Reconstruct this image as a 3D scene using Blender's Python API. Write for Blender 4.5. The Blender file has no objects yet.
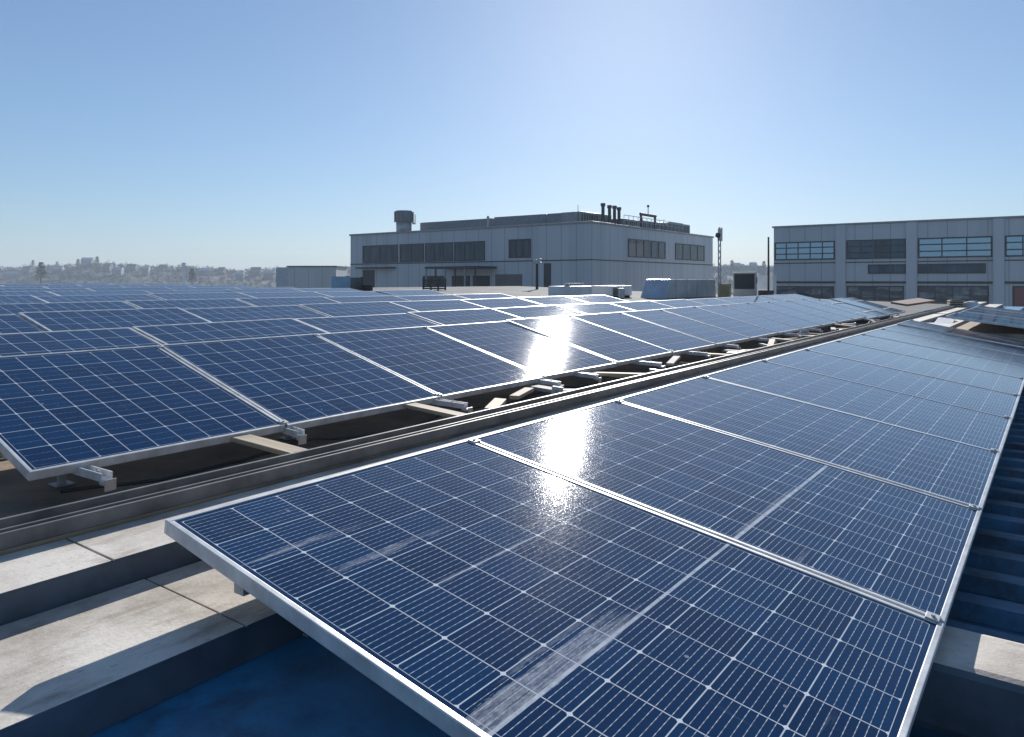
import bpy, bmesh, math, random
from mathutils import Vector, Matrix
R = math.radians
random.seed(7)
sc = bpy.context.scene
COL = sc.collection

# ------------------------------------------------------------------ camera
F, YH = 739.9, 280.7                      # focal length in pixels, horizon row
cam_d = bpy.data.cameras.new('camera'); cam = bpy.data.objects.new('camera', cam_d); COL.objects.link(cam)
cam.location = (0, 0, 0); cam.rotation_euler = (R(90), 0, 0)
cam_d.sensor_width = 36; cam_d.lens = F / 1024 * 36
cam_d.shift_y = -(368.5 - YH) / 1024
cam_d.clip_start = 0.05; cam_d.clip_end = 6000
sc.camera = cam
# ------------------------------------------------------------------ sky and sun
SUN_EL, SUN_AZ = R(21.64), R(9.2)
w = bpy.data.worlds.new('World'); sc.world = w; w.use_nodes = True
nt = w.node_tree; nt.nodes.clear()
sky = nt.nodes.new('ShaderNodeTexSky'); sky.sky_type = 'NISHITA'; sky.sun_disc = False
sky.sun_elevation = SUN_EL; sky.sun_rotation = SUN_AZ
sky.air_density = 1.0; sky.dust_density = 0.25; sky.ozone_density = 6.0; sky.altitude = 100
bg = nt.nodes.new('ShaderNodeBackground'); bg.inputs[1].default_value = 0.104
wo = nt.nodes.new('ShaderNodeOutputWorld')
gam = nt.nodes.new('ShaderNodeGamma'); gam.inputs[1].default_value = 0.72           # softer tone curve of the photograph
nt.links.new(sky.outputs[0], gam.inputs[0]); 
wb = nt.nodes.new('ShaderNodeMix'); wb.data_type = 'RGBA'; wb.blend_type = 'MULTIPLY'; wb.inputs[0].default_value = 1.0
wb.inputs[7].default_value = (0.94, 0.985, 1.04, 1)                                   # cool white balance
nt.links.new(gam.outputs[0], wb.inputs[6]); nt.links.new(wb.outputs[2], bg.inputs[0])
nt.links.new(bg.outputs[0], wo.inputs[0])
sl = bpy.data.lights.new('sun', 'SUN'); so = bpy.data.objects.new('sun', sl); COL.objects.link(so)
sl.energy = 4.5; sl.angle = R(0.5); sl.color = (1.0, 0.965, 0.91)
sd = Vector((math.sin(SUN_AZ) * math.cos(SUN_EL), math.cos(SUN_AZ) * math.cos(SUN_EL), math.sin(SUN_EL)))
so.rotation_euler = sd.to_track_quat('Z', 'Y').to_euler()
so.location = sd * 60
sc.view_settings.view_transform = 'Standard'; sc.view_settings.look = 'None'
sc.view_settings.exposure = 0.74; sc.view_settings.gamma = 1.0
sc.cycles.use_denoising = True
sc.cycles.max_bounces = 6; sc.cycles.volume_bounces = 0
sc.cycles.sample_clamp_indirect = 6

# ------------------------------------------------------------------ frames of reference
AZ = R(36.45)
U = Vector((-math.cos(AZ), math.sin(AZ), 0)); V = Vector((math.sin(AZ), math.cos(AZ), 0))
ROT = math.pi / 2 - AZ                     # turns local x onto the row direction, local y across the rows
MROT = Matrix.Rotation(ROT, 4, 'Z')
def PV(p, v, z=0.0): return U * p + V * v + Vector((0, 0, z))
def ray(px, py=YH): return Vector(((px - 512) / F, 1, (YH - py) / F))
def at_Y(px, Y, py=YH): return ray(px, py) * Y
def zof(py, Y): return (YH - py) / F * Y
def pv_of(P): return P.dot(U), P.dot(V)

# ------------------------------------------------------------------ mesh builder
class MB:
    def __init__(s): s.v = []; s.f = []; s.m = []; s.uv = {}
    def quad(s, a, b, c, d, m=0):
        i = len(s.v); s.v += [tuple(a), tuple(b), tuple(c), tuple(d)]; s.f.append((i, i+1, i+2, i+3)); s.m.append(m)
    def tri(s, a, b, c, m=0):
        i = len(s.v); s.v += [tuple(a), tuple(b), tuple(c)]; s.f.append((i, i+1, i+2)); s.m.append(m)
    def box(s, x0, x1, y0, y1, z0, z1, m=0, M=None, b=0.0):
        if b > 0:
            return s.bbox(x0, x1, y0, y1, z0, z1, m, M, b)
        c = [Vector((x, y, z)) for z in (z0, z1) for y in (y0, y1) for x in (x0, x1)]
        if M is not None: c = [M @ q for q in c]
        i = len(s.v); s.v += [tuple(q) for q in c]
        for f in ((0, 2, 3, 1), (4, 5, 7, 6), (0, 1, 5, 4), (2, 6, 7, 3), (0, 4, 6, 2), (1, 3, 7, 5)):
            s.f.append(tuple(i + k for k in f)); s.m.append(m)
    def bbox(s, x0, x1, y0, y1, z0, z1, m, M, b):
        bm = bmesh.new(); bmesh.ops.create_cube(bm, size=1)
        for q in bm.verts:
            q.co = Vector((x0 + (q.co.x + .5) * (x1 - x0), y0 + (q.co.y + .5) * (y1 - y0), z0 + (q.co.z + .5) * (z1 - z0)))
        bmesh.ops.bevel(bm, geom=bm.edges[:], offset=b, segments=2, affect='EDGES', profile=0.6)
        s.add_bm(bm, m, M); bm.free()
    def add_bm(s, bm, m=0, M=None):
        bm.verts.index_update(); i = len(s.v)
        for q in bm.verts: s.v.append(tuple(M @ q.co if M is not None else q.co))
        for f in bm.faces: s.f.append(tuple(i + q.index for q in f.verts)); s.m.append(m)
    def tube(s, a, b, r0, r1=None, n=8, m=0, cap=True):
        a, b = Vector(a), Vector(b); r1 = r0 if r1 is None else r1
        d = (b - a).normalized(); x = d.orthogonal().normalized(); y = d.cross(x)
        i = len(s.v)
        for c, r in ((a, r0), (b, r1)):
            for k in range(n):
                t = 2 * math.pi * k / n; s.v.append(tuple(c + x * (r * math.cos(t)) + y * (r * math.sin(t))))
        for k in range(n):
            s.f.append((i + k, i + (k + 1) % n, i + n + (k + 1) % n, i + n + k)); s.m.append(m)
        if cap:
            s.f.append(tuple(i + n - 1 - k for k in range(n))); s.m.append(m)
            s.f.append(tuple(i + n + k for k in range(n))); s.m.append(m)
    def build(s, name, mats, parent=None, M=None, smooth=False):
        me = bpy.data.meshes.new(name); me.from_pydata(s.v, [], s.f)
        mats = mats if isinstance(mats, (list, tuple)) else [mats]
        for q in mats: me.materials.append(q)
        me.polygons.foreach_set('material_index', s.m)
        if smooth: me.polygons.foreach_set('use_smooth', [True] * len(s.f))
        me.update()
        o = bpy.data.objects.new(name, me); COL.objects.link(o)
        if parent is not None: o.parent = parent
        if M is not None: o.matrix_world = M
        return o
def tag(o, label=None, cat=None, group=None, kind=None):
    if label: o['label'] = label
    if cat: o['category'] = cat
    if group: o['group'] = group
    if kind: o['kind'] = kind
    return o
def thing(name, loc, rz, label, cat, group=None, tilt=0.0):
    o = bpy.data.objects.new(name, None); COL.objects.link(o); o.empty_display_size = .1
    o.location = loc; o.rotation_euler = (tilt, 0, rz)
    return tag(o, label, cat, group)
def copy_tree(o, parent=None):
    c = o.copy(); COL.objects.link(c); c.parent = parent
    for ch in o.children: copy_tree(ch, c)
    return c
ORD = ['', 'first', 'second', 'third', 'fourth', 'fifth', 'sixth', 'seventh', 'eighth', 'ninth', 'tenth', 'eleventh', 'twelfth',
       'thirteenth', 'fourteenth', 'fifteenth', 'sixteenth', 'seventeenth', 'eighteenth', 'nineteenth', 'twentieth', 'twenty-first',
       'twenty-second', 'twenty-third', 'twenty-fourth']

# ------------------------------------------------------------------ materials
class NB:
    def __init__(s, name):
        s.mat = bpy.data.materials.new(name); s.mat.use_nodes = True; s.nt = s.mat.node_tree
        s.bs = s.nt.nodes['Principled BSDF']
    def n(s, t, **k):
        q = s.nt.nodes.new(t)
        for a, b in k.items(): setattr(q, a, b)
        return q
    def inp(s, sock, val):
        if val is None: return
        if isinstance(val, bpy.types.NodeSocket): s.nt.links.new(val, sock)
        else: sock.default_value = val
    def m(s, op, a, b=None, c=None, clamp=False):
        q = s.n('ShaderNodeMath', operation=op, use_clamp=clamp)
        for i, x in enumerate((a, b, c)): s.inp(q.inputs[i], x)
        return q.outputs[0]
    def mix(s, f, a, b):
        q = s.n('ShaderNodeMix', data_type='RGBA'); s.inp(q.inputs[0], f); s.inp(q.inputs[6], a); s.inp(q.inputs[7], b)
        return q.outputs[2]
    def noise(s, vec, scale, detail=4, rough=.55, out=0):
        q = s.n('ShaderNodeTexNoise'); s.inp(q.inputs['Vector'], vec); q.inputs['Scale'].default_value = scale
        q.inputs['Detail'].default_value = detail; q.inputs['Roughness'].default_value = rough
        return q.outputs[out]
    def scale(s, vec, xyz, rot=(0, 0, 0)):
        q = s.n('ShaderNodeMapping'); s.inp(q.inputs[0], vec); q.inputs['Scale'].default_value = xyz; q.inputs['Rotation'].default_value = rot
        return q.outputs[0]
    def ramp(s, f, a, b, ca=(0, 0, 0, 1), cb=(1, 1, 1, 1)):
        q = s.n('ShaderNodeValToRGB'); s.inp(q.inputs[0], f); e = q.color_ramp.elements
        e[0].position = a; e[1].position = b; e[0].color = ca; e[1].color = cb
        return q.outputs[0]
    def bump(s, h, strength, dist=.01, normal=None):
        q = s.n('ShaderNodeBump'); q.inputs['Strength'].default_value = strength; q.inputs['Distance'].default_value = dist
        s.inp(q.inputs['Height'], h)
        if normal is not None: s.inp(q.inputs['Normal'], normal)
        return q.outputs[0]
    def set(s, **k):
        for a, b in k.items(): s.inp(s.bs.inputs[a.replace('_', ' ')], b)
        return s.mat
def c4(r, g, b): return (r, g, b, 1)
def plain(name, col, rough=.6, metal=0.0, var=.25, scale=3.0, bump=0.0, bscale=40, dark=.55):
    b = NB(name); tc = b.n('ShaderNodeTexCoord').outputs['Object']
    n1 = b.noise(tc, scale, 6, .6)
    f = b.ramp(n1, .3, .75)
    lo = tuple(x * (1 - var) for x in col) + (1,); hi = tuple(min(1, x * (1 + var * .6)) for x in col) + (1,)
    b.set(Base_Color=b.mix(f, lo, hi), Roughness=rough, Metallic=metal)
    if bump: b.set(Normal=b.bump(b.noise(tc, bscale, 5), bump))
    return b.mat

def cell_material(name, nx, ny, W, L, nbus, seam, smear=0, dust=.06, busw=.0016, gapw=.0032, coat=1.0, rgh=.040):
    """glass over solar cells: UV in metres, x along the row, y up the slope"""
    b = NB(name)
    uv = b.n('ShaderNodeUVMap').outputs[0]
    sep = b.n('ShaderNodeSeparateXYZ'); b.inp(sep.inputs[0], uv); x, y = sep.outputs[0], sep.outputs[1]
    info = b.n('ShaderNodeObjectInfo')
    rnd = info.outputs['Random']
    off = b.n('ShaderNodeCombineXYZ'); b.inp(off.inputs[0], b.m('MULTIPLY', rnd, 37.0)); b.inp(off.inputs[1], b.m('MULTIPLY', rnd, 91.0)); b.inp(off.inputs[2], b.m('MULTIPLY', rnd, 13.0))
    va = b.n('ShaderNodeVectorMath', operation='ADD'); b.inp(va.inputs[0], uv); b.inp(va.inputs[1], off.outputs[0]); uvr = va.outputs[0]
    mx, my = .03, .03
    cx, cy = (W - 2 * mx) / nx, (L - 2 * my) / ny
    gx = b.m('DIVIDE', b.m('SUBTRACT', x, mx), cx); gy = b.m('DIVIDE', b.m('SUBTRACT', y, my), cy)
    def edge(g, half):      # 1 within `half` (fraction of a period) of a whole number
        fr = b.m('PINGPONG', g, 0.5); return b.m('LESS_THAN', fr, half), fr
    lx, fx = edge(gx, gapw / 2 / cx); ly, fy = edge(gy, gapw / 2 / cy)
    wob = b.noise(b.scale(uvr, (9, 60, 1)), 1.0, 3)
    brk = b.ramp(b.noise(uvr, 25, 3), .32, .6)
    grid = b.m('MAXIMUM', b.m('MULTIPLY', lx, .8), b.m('MULTIPLY', ly, .85))
    # corner diamonds
    dia = b.m('LESS_THAN', b.m('ADD', b.m('MULTIPLY', fx, cx), b.m('MULTIPLY', fy, cy)), .0085)
    grid = b.m('MAXIMUM', grid, dia)
    # busbars run along the row
    bus, fb = edge(b.m('MULTIPLY', gy, float(nbus)), busw / 2 / (cy / nbus))
    dash = b.m('ADD', .50, b.m('MULTIPLY', b.m('LESS_THAN', b.m('PINGPONG', b.m('DIVIDE', x, .021), .5), .2), .42))
    bus = b.m('MULTIPLY', bus, b.m('MULTIPLY', dash, b.m('ADD', .55, b.m('MULTIPLY', brk, .6))))
    lines = b.m('MAXIMUM', grid, bus)
    # margin of white backsheet
    inx = b.m('LESS_THAN', b.m('ABSOLUTE', b.m('SUBTRACT', gx, nx / 2)), nx / 2)
    iny = b.m('LESS_THAN', b.m('ABSOLUTE', b.m('SUBTRACT', gy, ny / 2)), ny / 2)
    inside = b.m('MULTIPLY', inx, iny)
    lines = b.m('MULTIPLY', lines, inside)
    if seam:
        sm = b.m('LESS_THAN', b.m('ABSOLUTE', b.m('SUBTRACT', y, seam[0])), seam[1] / 2)
        lines = b.m('MAXIMUM', lines, b.m('MULTIPLY', sm, b.m('ADD', .45, b.m('MULTIPLY', brk, .35))))
    tone = b.n('ShaderNodeTexWhiteNoise', noise_dimensions='3D')
    fl = b.n('ShaderNodeCombineXYZ'); b.inp(fl.inputs[0], b.m('FLOOR', gx)); b.inp(fl.inputs[1], b.m('FLOOR', gy)); b.inp(fl.inputs[2], rnd)
    b.inp(tone.inputs[0], fl.outputs[0])
    cell = b.mix(tone.outputs[0], c4(.0002, .0175, .064), c4(.0006, .0295, .096))
    base = b.mix(lines, cell, c4(.62, .66, .70))
    # dust and dried water marks, then dots painted as sparkles
    d1 = b.ramp(b.noise(b.scale(uvr, (.9, 2.2, 1)), 1.6, 6, .65), .42, .85)
    d2 = b.ramp(b.noise(uvr, 260, 2, .6), .66, .78)
    du = b.m('MULTIPLY', b.m('ADD', b.m('MULTIPLY', d1, dust), b.m('MULTIPLY', d2, dust * 1.7)), 1.0, clamp=True)
    vo = b.n('ShaderNodeTexVoronoi'); vo.inputs['Scale'].default_value = 16; b.inp(vo.inputs['Vector'], uvr)
    vc = b.n('ShaderNodeSeparateColor'); b.inp(vc.inputs[0], vo.outputs['Color'])
    spot = b.m('LESS_THAN', vo.outputs['Distance'], b.m('MULTIPLY', b.m('POWER', vc.outputs[0], 5.0), .11))  # pale dots put white sparkles of light into the colour
    du = b.m('MAXIMUM', du, b.m('MULTIPLY', spot, .55))
    stk = b.ramp(b.noise(b.scale(uvr, (1.3, 30, 1)), 1.0, 4, .6), .63, .80)
    stk = b.m('MULTIPLY', b.m('MULTIPLY', stk, b.ramp(b.noise(uvr, 2.1, 4), .50, .66)), b.ramp(b.noise(b.scale(uvr, (30, 160, 1)), 1.0, 3), .3, .6))
    stk2 = b.m('MULTIPLY', b.ramp(b.noise(b.scale(uvr, (40, 2.2, 1)), 1.0, 4, .6), .64, .78), b.ramp(b.noise(uvr, 1.7, 4), .52, .66))
    du = b.m('ADD', du, b.m('ADD', b.m('MULTIPLY', stk, .55), b.m('MULTIPLY', stk2, .22)), None, True)
    base = b.mix(du, base, c4(.40, .42, .44))
    speck = b.ramp(b.noise(b.scale(uvr, (1.0, 1.7, 1)), 170, 3, .7), .57, .70)        # frosted specks of dried dew that glitter near the sun
    rough_c = b.m('ADD', b.m('ADD', rgh, b.m('MULTIPLY', d1, .02)), b.m('MULTIPLY', speck, .115))
    if smear:
        # wiped dirt along the seam and fainter streaks up the panel
        def band(y0, y1, x0, x1, amt, seed):
            ed = b.m('MULTIPLY', b.m('SUBTRACT', b.noise(b.scale(uv, (5, 45, seed)), 1.0, 5, .7), .5), .05)
            yy = b.m('ADD', y, ed)
            k = b.m('MULTIPLY', b.m('GREATER_THAN', yy, y0), b.m('LESS_THAN', yy, y1))
            xx = b.m('ADD', x, b.m('MULTIPLY', b.m('SUBTRACT', b.noise(b.scale(uv, (3, 70, seed + 3)), 1.0, 4), .5), .5))
            k = b.m('MULTIPLY', k, b.m('MULTIPLY', b.m('DIVIDE', b.m('SUBTRACT', xx, x0), .12, None, True), b.m('DIVIDE', b.m('SUBTRACT', x1, xx), .22, None, True)))
            k = b.m('MULTIPLY', k, b.ramp(b.noise(b.scale(uv, (26, 60, seed + 7)), 1.0, 6, .75), .30, .58))
            st = b.ramp(b.noise(b.scale(uv, (7, 160, seed + 1)), 1.0, 5, .7), .35, .66)
            return b.m('MULTIPLY', k, b.m('MULTIPLY', b.m('ADD', .35, b.m('MULTIPLY', st, .65)), amt))
        sb = band(seam[0] - .005, seam[0] + .062, -.2, .62, .80, 2.0) if smear == 1 else band(seam[0] - .004, seam[0] + .02, .0, .9, .5, 4.0)
        if smear == 1:
            sb = b.m('MAXIMUM', sb, band(seam[0] + .075, seam[0] + .092, .15, .55, .5, 3.0))
            sb = b.m('MAXIMUM', sb, band(L - .50, L - .475, .10, .62, .55, 5.0))
            sb = b.m('MAXIMUM', sb, band(L - .335, L - .312, .03, .40, .75, 8.0))
            sb = b.m('MAXIMUM', sb, band(L - .70, L - .69, .30, .9, .5, 9.0))
        base = b.mix(sb, base, c4(.50, .52, .56))
        coat = b.m('MULTIPLY', b.m('SUBTRACT', 1.0, sb), coat)
    hgt = b.m('ADD', b.m('MULTIPLY', b.noise(uvr, 420, 2, .6), .35), b.m('MULTIPLY', b.noise(b.scale(uvr, (18, 70, 1)), 1.0, 3), .65))
    nrm = b.bump(hgt, .07, .002)
    hg2 = b.bump(lines, .25, .0006, nrm)
    b.set(Base_Color=base, Roughness=.45, IOR=1.45, Specular_IOR_Level=.0, Coat_Weight=coat, Coat_Roughness=rough_c, Coat_IOR=1.35, Coat_Normal=nrm, Normal=hg2)
    return b.mat

M_alu = plain('aluminium', (.66, .66, .66), .45, .25, .35, 9, .05, 60)
M_alu_dull = plain('weathered_aluminium', (.52, .52, .51), .5, .4, .3, 9, .08, 60)
M_steel = plain('galvanised_steel', (.42, .43, .44), .5, .5, .35, 7, .1, 30)
M_dark = plain('dark_metal', (.03, .033, .038), .5, .3, .3)
M_back = plain('backsheet', (.5, .5, .5), .6)

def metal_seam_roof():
    b = NB('blue_shade_sheet'); tc = b.n('ShaderNodeTexCoord').outputs['Object']
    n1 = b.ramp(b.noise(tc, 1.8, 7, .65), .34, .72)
    col = b.mix(n1, c4(.014, .085, .16), c4(.065, .37, .66))  # blue cast of the shade is put into the sheet colour
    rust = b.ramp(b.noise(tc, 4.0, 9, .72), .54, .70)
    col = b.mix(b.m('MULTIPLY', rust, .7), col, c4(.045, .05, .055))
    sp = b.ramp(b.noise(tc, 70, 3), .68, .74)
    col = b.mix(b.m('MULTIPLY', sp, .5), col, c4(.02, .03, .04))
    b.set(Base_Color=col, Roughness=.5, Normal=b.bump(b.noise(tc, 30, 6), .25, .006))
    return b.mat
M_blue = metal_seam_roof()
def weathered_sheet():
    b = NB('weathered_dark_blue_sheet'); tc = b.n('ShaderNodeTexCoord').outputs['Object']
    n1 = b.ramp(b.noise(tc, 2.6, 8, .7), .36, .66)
    col = b.mix(n1, c4(.02, .04, .06), c4(.05, .19, .32))  # same blue shade put into the colour, grime comes on top
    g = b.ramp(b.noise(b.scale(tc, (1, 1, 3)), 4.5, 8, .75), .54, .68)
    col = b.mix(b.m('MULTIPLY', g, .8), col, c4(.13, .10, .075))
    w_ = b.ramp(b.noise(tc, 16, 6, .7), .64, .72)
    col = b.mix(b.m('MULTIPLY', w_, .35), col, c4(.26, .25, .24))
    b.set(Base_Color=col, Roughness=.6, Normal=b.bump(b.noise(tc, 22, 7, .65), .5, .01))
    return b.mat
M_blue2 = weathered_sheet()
def bitumen():
    b = NB('bitumen'); tc = b.n('ShaderNodeTexCoord').outputs['Object']
    n1 = b.ramp(b.noise(tc, 2.2, 7, .6), .3, .75)
    col = b.mix(n1, c4(.10, .075, .055), c4(.40, .29, .19))
    st = b.ramp(b.noise(tc, 9, 6, .7), .6, .75)
    col = b.mix(b.m('MULTIPLY', st, .5), col, c4(.30, .20, .12))
    b.set(Base_Color=col, Roughness=.75, Normal=b.bump(b.noise(tc, 60, 5), .4, .01))
    return b.mat
M_bit = bitumen()
def pale_roof():
    b = NB('pale_roof_membrane'); tc = b.n('ShaderNodeTexCoord').outputs['Object']
    n1 = b.ramp(b.noise(tc, .7, 8, .65), .3, .72)
    col = b.mix(n1, c4(.13, .13, .13), c4(.26, .26, .26))
    b.set(Base_Color=col, Roughness=.9, Specular_IOR_Level=.05, Normal=b.bump(b.noise(tc, 15, 5), .2, .01))
    return b.mat
M_pale = pale_roof()
def ledge_mat(name, lo, hi):
    b = NB(name); tc = b.n('ShaderNodeTexCoord').outputs['Object']
    n1 = b.ramp(b.noise(tc, 1.9, 9, .68), .36, .62)
    col = b.mix(n1, c4(*lo), c4(*hi))
    st = b.ramp(b.noise(b.scale(tc, (1.4, 5, 5)), 2.3, 8, .72), .52, .70)
    col = b.mix(b.m('MULTIPLY', st, .75), col, c4(.19, .145, .105))
    sp = b.ramp(b.noise(b.scale(tc, (1, 2.2, 1)), 30, 6, .7), .60, .70)
    col = b.mix(b.m('MULTIPLY', sp, .6), col, c4(.10, .085, .07))
    wh = b.ramp(b.noise(tc, 21, 6, .7), .62, .72)
    col = b.mix(b.m('MULTIPLY', wh, .35), col, c4(.62, .60, .56))
    h = b.m('ADD', b.noise(tc, 90, 5), b.m('MULTIPLY', b.noise(tc, 12, 5), .8))
    b.set(Base_Color=col, Roughness=.72, Normal=b.bump(h, .18, .006))
    return b.mat
M_ledge = ledge_mat('weathered_beige_coating', (.33, .28, .23), (.66, .61, .54))
M_ledge_side = plain('shaded_ledge_side', (.10, .13, .17), .5, .2, .4, 5, .1, 30)  # dark tone paints the shade on sides turned from the sun
M_wood = None
def wood():
    b = NB('weathered_wood'); tc = b.n('ShaderNodeTexCoord').outputs['Object']
    g = b.noise(b.scale(tc, (3, 40, 40)), 1.0, 5, .6)
    col = b.mix(b.ramp(g, .3, .7), c4(.26, .19, .12), c4(.50, .40, .28))
    col = b.mix(b.m('MULTIPLY', b.ramp(b.noise(tc, 7, 4), .55, .75), .5), col, c4(.16, .14, .12))
    b.set(Base_Color=col, Roughness=.75, Normal=b.bump(g, .3, .004)); return b.mat
M_wood = wood()
M_brick = plain('concrete_block', (.36, .33, .30), .8, 0, .35, 12, .3, 60)

# ------------------------------------------------------------------ the roof we stand on
def roof_z(p):
    if p < .95: return -1.25
    if p < 2.6: return -.955
    if p < 3.2: return -.93
    return -.92 + .030 * (p - 3.2)
V0, V1 = -9.0, 33.0
mb = MB()
prof = [(-14, -1.25), (.9, -1.25), (1.0, -.955), (2.6, -.955), (2.65, -.93), (3.2, -.92), (7.2, -.80), (24.0, -.296)]
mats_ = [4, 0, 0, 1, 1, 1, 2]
for (a, b_), m in zip(zip(prof[:-1], prof[1:]), mats_):
    cuts = [V0, 15.5, V1]
    for v0, v1 in zip(cuts[:-1], cuts[1:]):
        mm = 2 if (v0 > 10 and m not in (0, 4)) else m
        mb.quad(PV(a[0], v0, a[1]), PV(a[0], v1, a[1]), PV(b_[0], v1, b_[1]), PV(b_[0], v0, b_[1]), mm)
for (a, b_) in zip(prof[:-1], prof[1:]):          # outer walls of the warehouse below
    for v in (V0, V1): mb.quad(PV(a[0], v, a[1]), PV(b_[0], v, b_[1]), PV(b_[0], v, -9), PV(a[0], v, -9), 3)
for p, z in (prof[0], prof[-1]): mb.quad(PV(p, V0, z), PV(p, V1, z), PV(p, V1, -9), PV(p, V0, -9), 3)
# raised ribs of the sheet roof on the right, running across the rows
for f in mb.f: pass
rv = -1.0
k = 0
while rv < V1 - .4:
    h = .055; w0 = .11
    A = lambda p, v, z: PV(p, v, z)
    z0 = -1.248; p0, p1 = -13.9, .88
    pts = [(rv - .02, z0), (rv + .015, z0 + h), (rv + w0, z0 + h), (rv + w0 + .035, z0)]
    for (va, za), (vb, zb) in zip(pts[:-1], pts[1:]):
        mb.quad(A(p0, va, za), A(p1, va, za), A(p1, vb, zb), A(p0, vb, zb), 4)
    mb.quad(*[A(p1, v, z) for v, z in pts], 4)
    rv += .30; k += 1
M_wallpale = plain('rendered_wall', (.36, .36, .36), .8)
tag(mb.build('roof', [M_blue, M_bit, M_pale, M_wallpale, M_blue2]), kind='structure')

# ledges and the metal channel along the nearest row
def ledge(name, p0, p1, z0, z1, joints, label, cat, mats, bev=.008):
    base = PV(p0, 0, z0)
    m = MB(); vs = [-6.0] + joints + [V1 - .6]
    m.box(vs[0], vs[-1], .002, p1 - p0 - .002, 0, z1 - z0 - .0065, 1)
    for a, b_ in zip(vs[:-1], vs[1:]):
        dz = random.uniform(-.001, .001)
        m.box(a + .0035, b_ - .0035, 0, p1 - p0, z1 - z0 - .006, z1 - z0 + dz, 0, None, .0015)
    o = m.build(name, mats); o.location = base; o.rotation_euler = (0, 0, ROT)
    # sides of the ledge take the darker tone with painted-in shade
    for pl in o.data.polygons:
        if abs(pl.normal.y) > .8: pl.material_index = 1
    return tag(o, label, cat)
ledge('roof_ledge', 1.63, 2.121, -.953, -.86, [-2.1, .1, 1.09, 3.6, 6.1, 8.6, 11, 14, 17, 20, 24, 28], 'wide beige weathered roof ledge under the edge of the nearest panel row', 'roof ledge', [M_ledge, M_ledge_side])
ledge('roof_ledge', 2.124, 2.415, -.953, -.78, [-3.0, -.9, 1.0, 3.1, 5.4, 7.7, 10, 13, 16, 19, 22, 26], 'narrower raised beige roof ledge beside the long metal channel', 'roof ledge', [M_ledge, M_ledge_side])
o = MB()
L0, L1 = -6.0, V1 - .7
o.box(L0, L1, 0, .15, 0, .185, 0, None, .004)
o.box(L0, L1, 0, .014, .185, .232, 1, None, .003)
o.box(L0, L1, .062, .074, .185, .226, 1, None, .003)
o.box(L0, L1, .134, .15, .185, .236, 1, None, .003)
ch = o.build('metal_channel', [M_bit, plain('channel_metal', (.20, .19, .18), .5, .3, .5, 6, .1, 40)]); ch.location = PV(2.42, 0, -.953); ch.rotation_euler = (0, 0, ROT)
for k in range(12):
    m = MB(); m.box(-.09, .09, -.006, .0, .03, .15, 0, None, .002); m.box(-.09, .09, .016, .06, .185, .192, 0, None, .002)
    for q in (-.06, .06):
        m.tube((q, -.012, .09), (q, -.004, .09), .010, None, 6); m.tube((q, .038, .19), (q, .038, .20), .009, None, 6)
    sp_ = m.build('splice_plate', M_steel, ch); sp_.location = (-.9 + k * 1.9, 0, 0)
tag(ch, 'long grey metal channel with raised flanges running between the two nearest panel rows', 'channel')

# ------------------------------------------------------------------ solar panels
FR_W, FR_H = .016, .038
def frame_mb(W, L, t=FR_W):
    m = MB()
    m.box(0, W, 0, t, -FR_H, 0, 0, None, .0025); m.box(0, W, L - t, L, -FR_H, 0, 0, None, .0025)
    m.box(0, t, t + .0004, L - t - .0004, -FR_H, -.0003, 0, None, .0025); m.box(W - t, W, t + .0004, L - t - .0004, -FR_H, -.0003, 0, None, .0025)
    # bottom lips
    m.box(.003, W - .003, .003, .03, -FR_H - .002, -FR_H + .001, 0); m.box(.003, W - .003, L - .03, L - .003, -FR_H - .002, -FR_H + .001, 0)
    return m
def glass_obj(W, L, mat, parent, t=FR_W):
    m = MB(); t = t - .002
    m.box(t, W - t, t, L - t, -.010, -.0035)
    o = m.build('glass', [mat, M_back], parent)
    uvl = o.data.uv_layers.new(name='UVMap')
    for pl in o.data.polygons:
        if pl.normal.z < -.5: pl.material_index = 1
        for li in pl.loop_indices:
            c = o.data.vertices[o.data.loops[li].vertex_index].co; uvl.data[li].uv = (c.x, c.y)
    return o
def make_panel(W, L, mat, clamps=False, t=FR_W):
    root = thing('solar_panel', (0, 0, 0), ROT, None, 'solar panel', 'solar panels in rows on the roof')
    frame_mb(W, L, t).build('frame', M_alu, root)
    glass_obj(W, L, mat, root, t)
    if clamps:
        for y in (.012, L - .05):
            m = MB(); m.box(W - .012, W + .03, y, y + .035, -.002, .005, 0, None, .0015); m.box(W + .002, W + .014, y + .008, y + .027, -.045, 0)
            m.tube((W + .009, y + .0175, .004), (W + .009, y + .0175, .010), .006)
            m.build('clamp', M_alu_dull, root)
    return root
WA, LA, TA = 1.238, 1.72, R(9.65)
WB, LB, TB = 1.190, 1.34, R(15.0)
WC, LC = 1.62, 1.45
mat_A = cell_material('mono_cells', 8, 10, WA, LA, 9, (.35 * LA, .006), 0, .014)
mat_A1 = cell_material('mono_cells_smeared', 8, 10, WA, LA, 9, (.35 * LA, .010), 1, .014)
mat_A2 = cell_material('mono_cells_streaked', 8, 10, WA, LA, 9, (.35 * LA, .013), 2, .014)
mat_B = cell_material('poly_cells', 9, 7, WB, LB, 3, None, 0, .012, .0009, .0038, .9, .034)
mat_C = cell_material('far_cells', 10, 6, WC, LC, 3, None, 0, .012, .0009, .005, .8, .036)
protoA = make_panel(WA, LA, mat_A, True); protoB = make_panel(WB, LB, mat_B, True); protoC = make_panel(WC, LC, mat_C, False, .022)
used = {}
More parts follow.
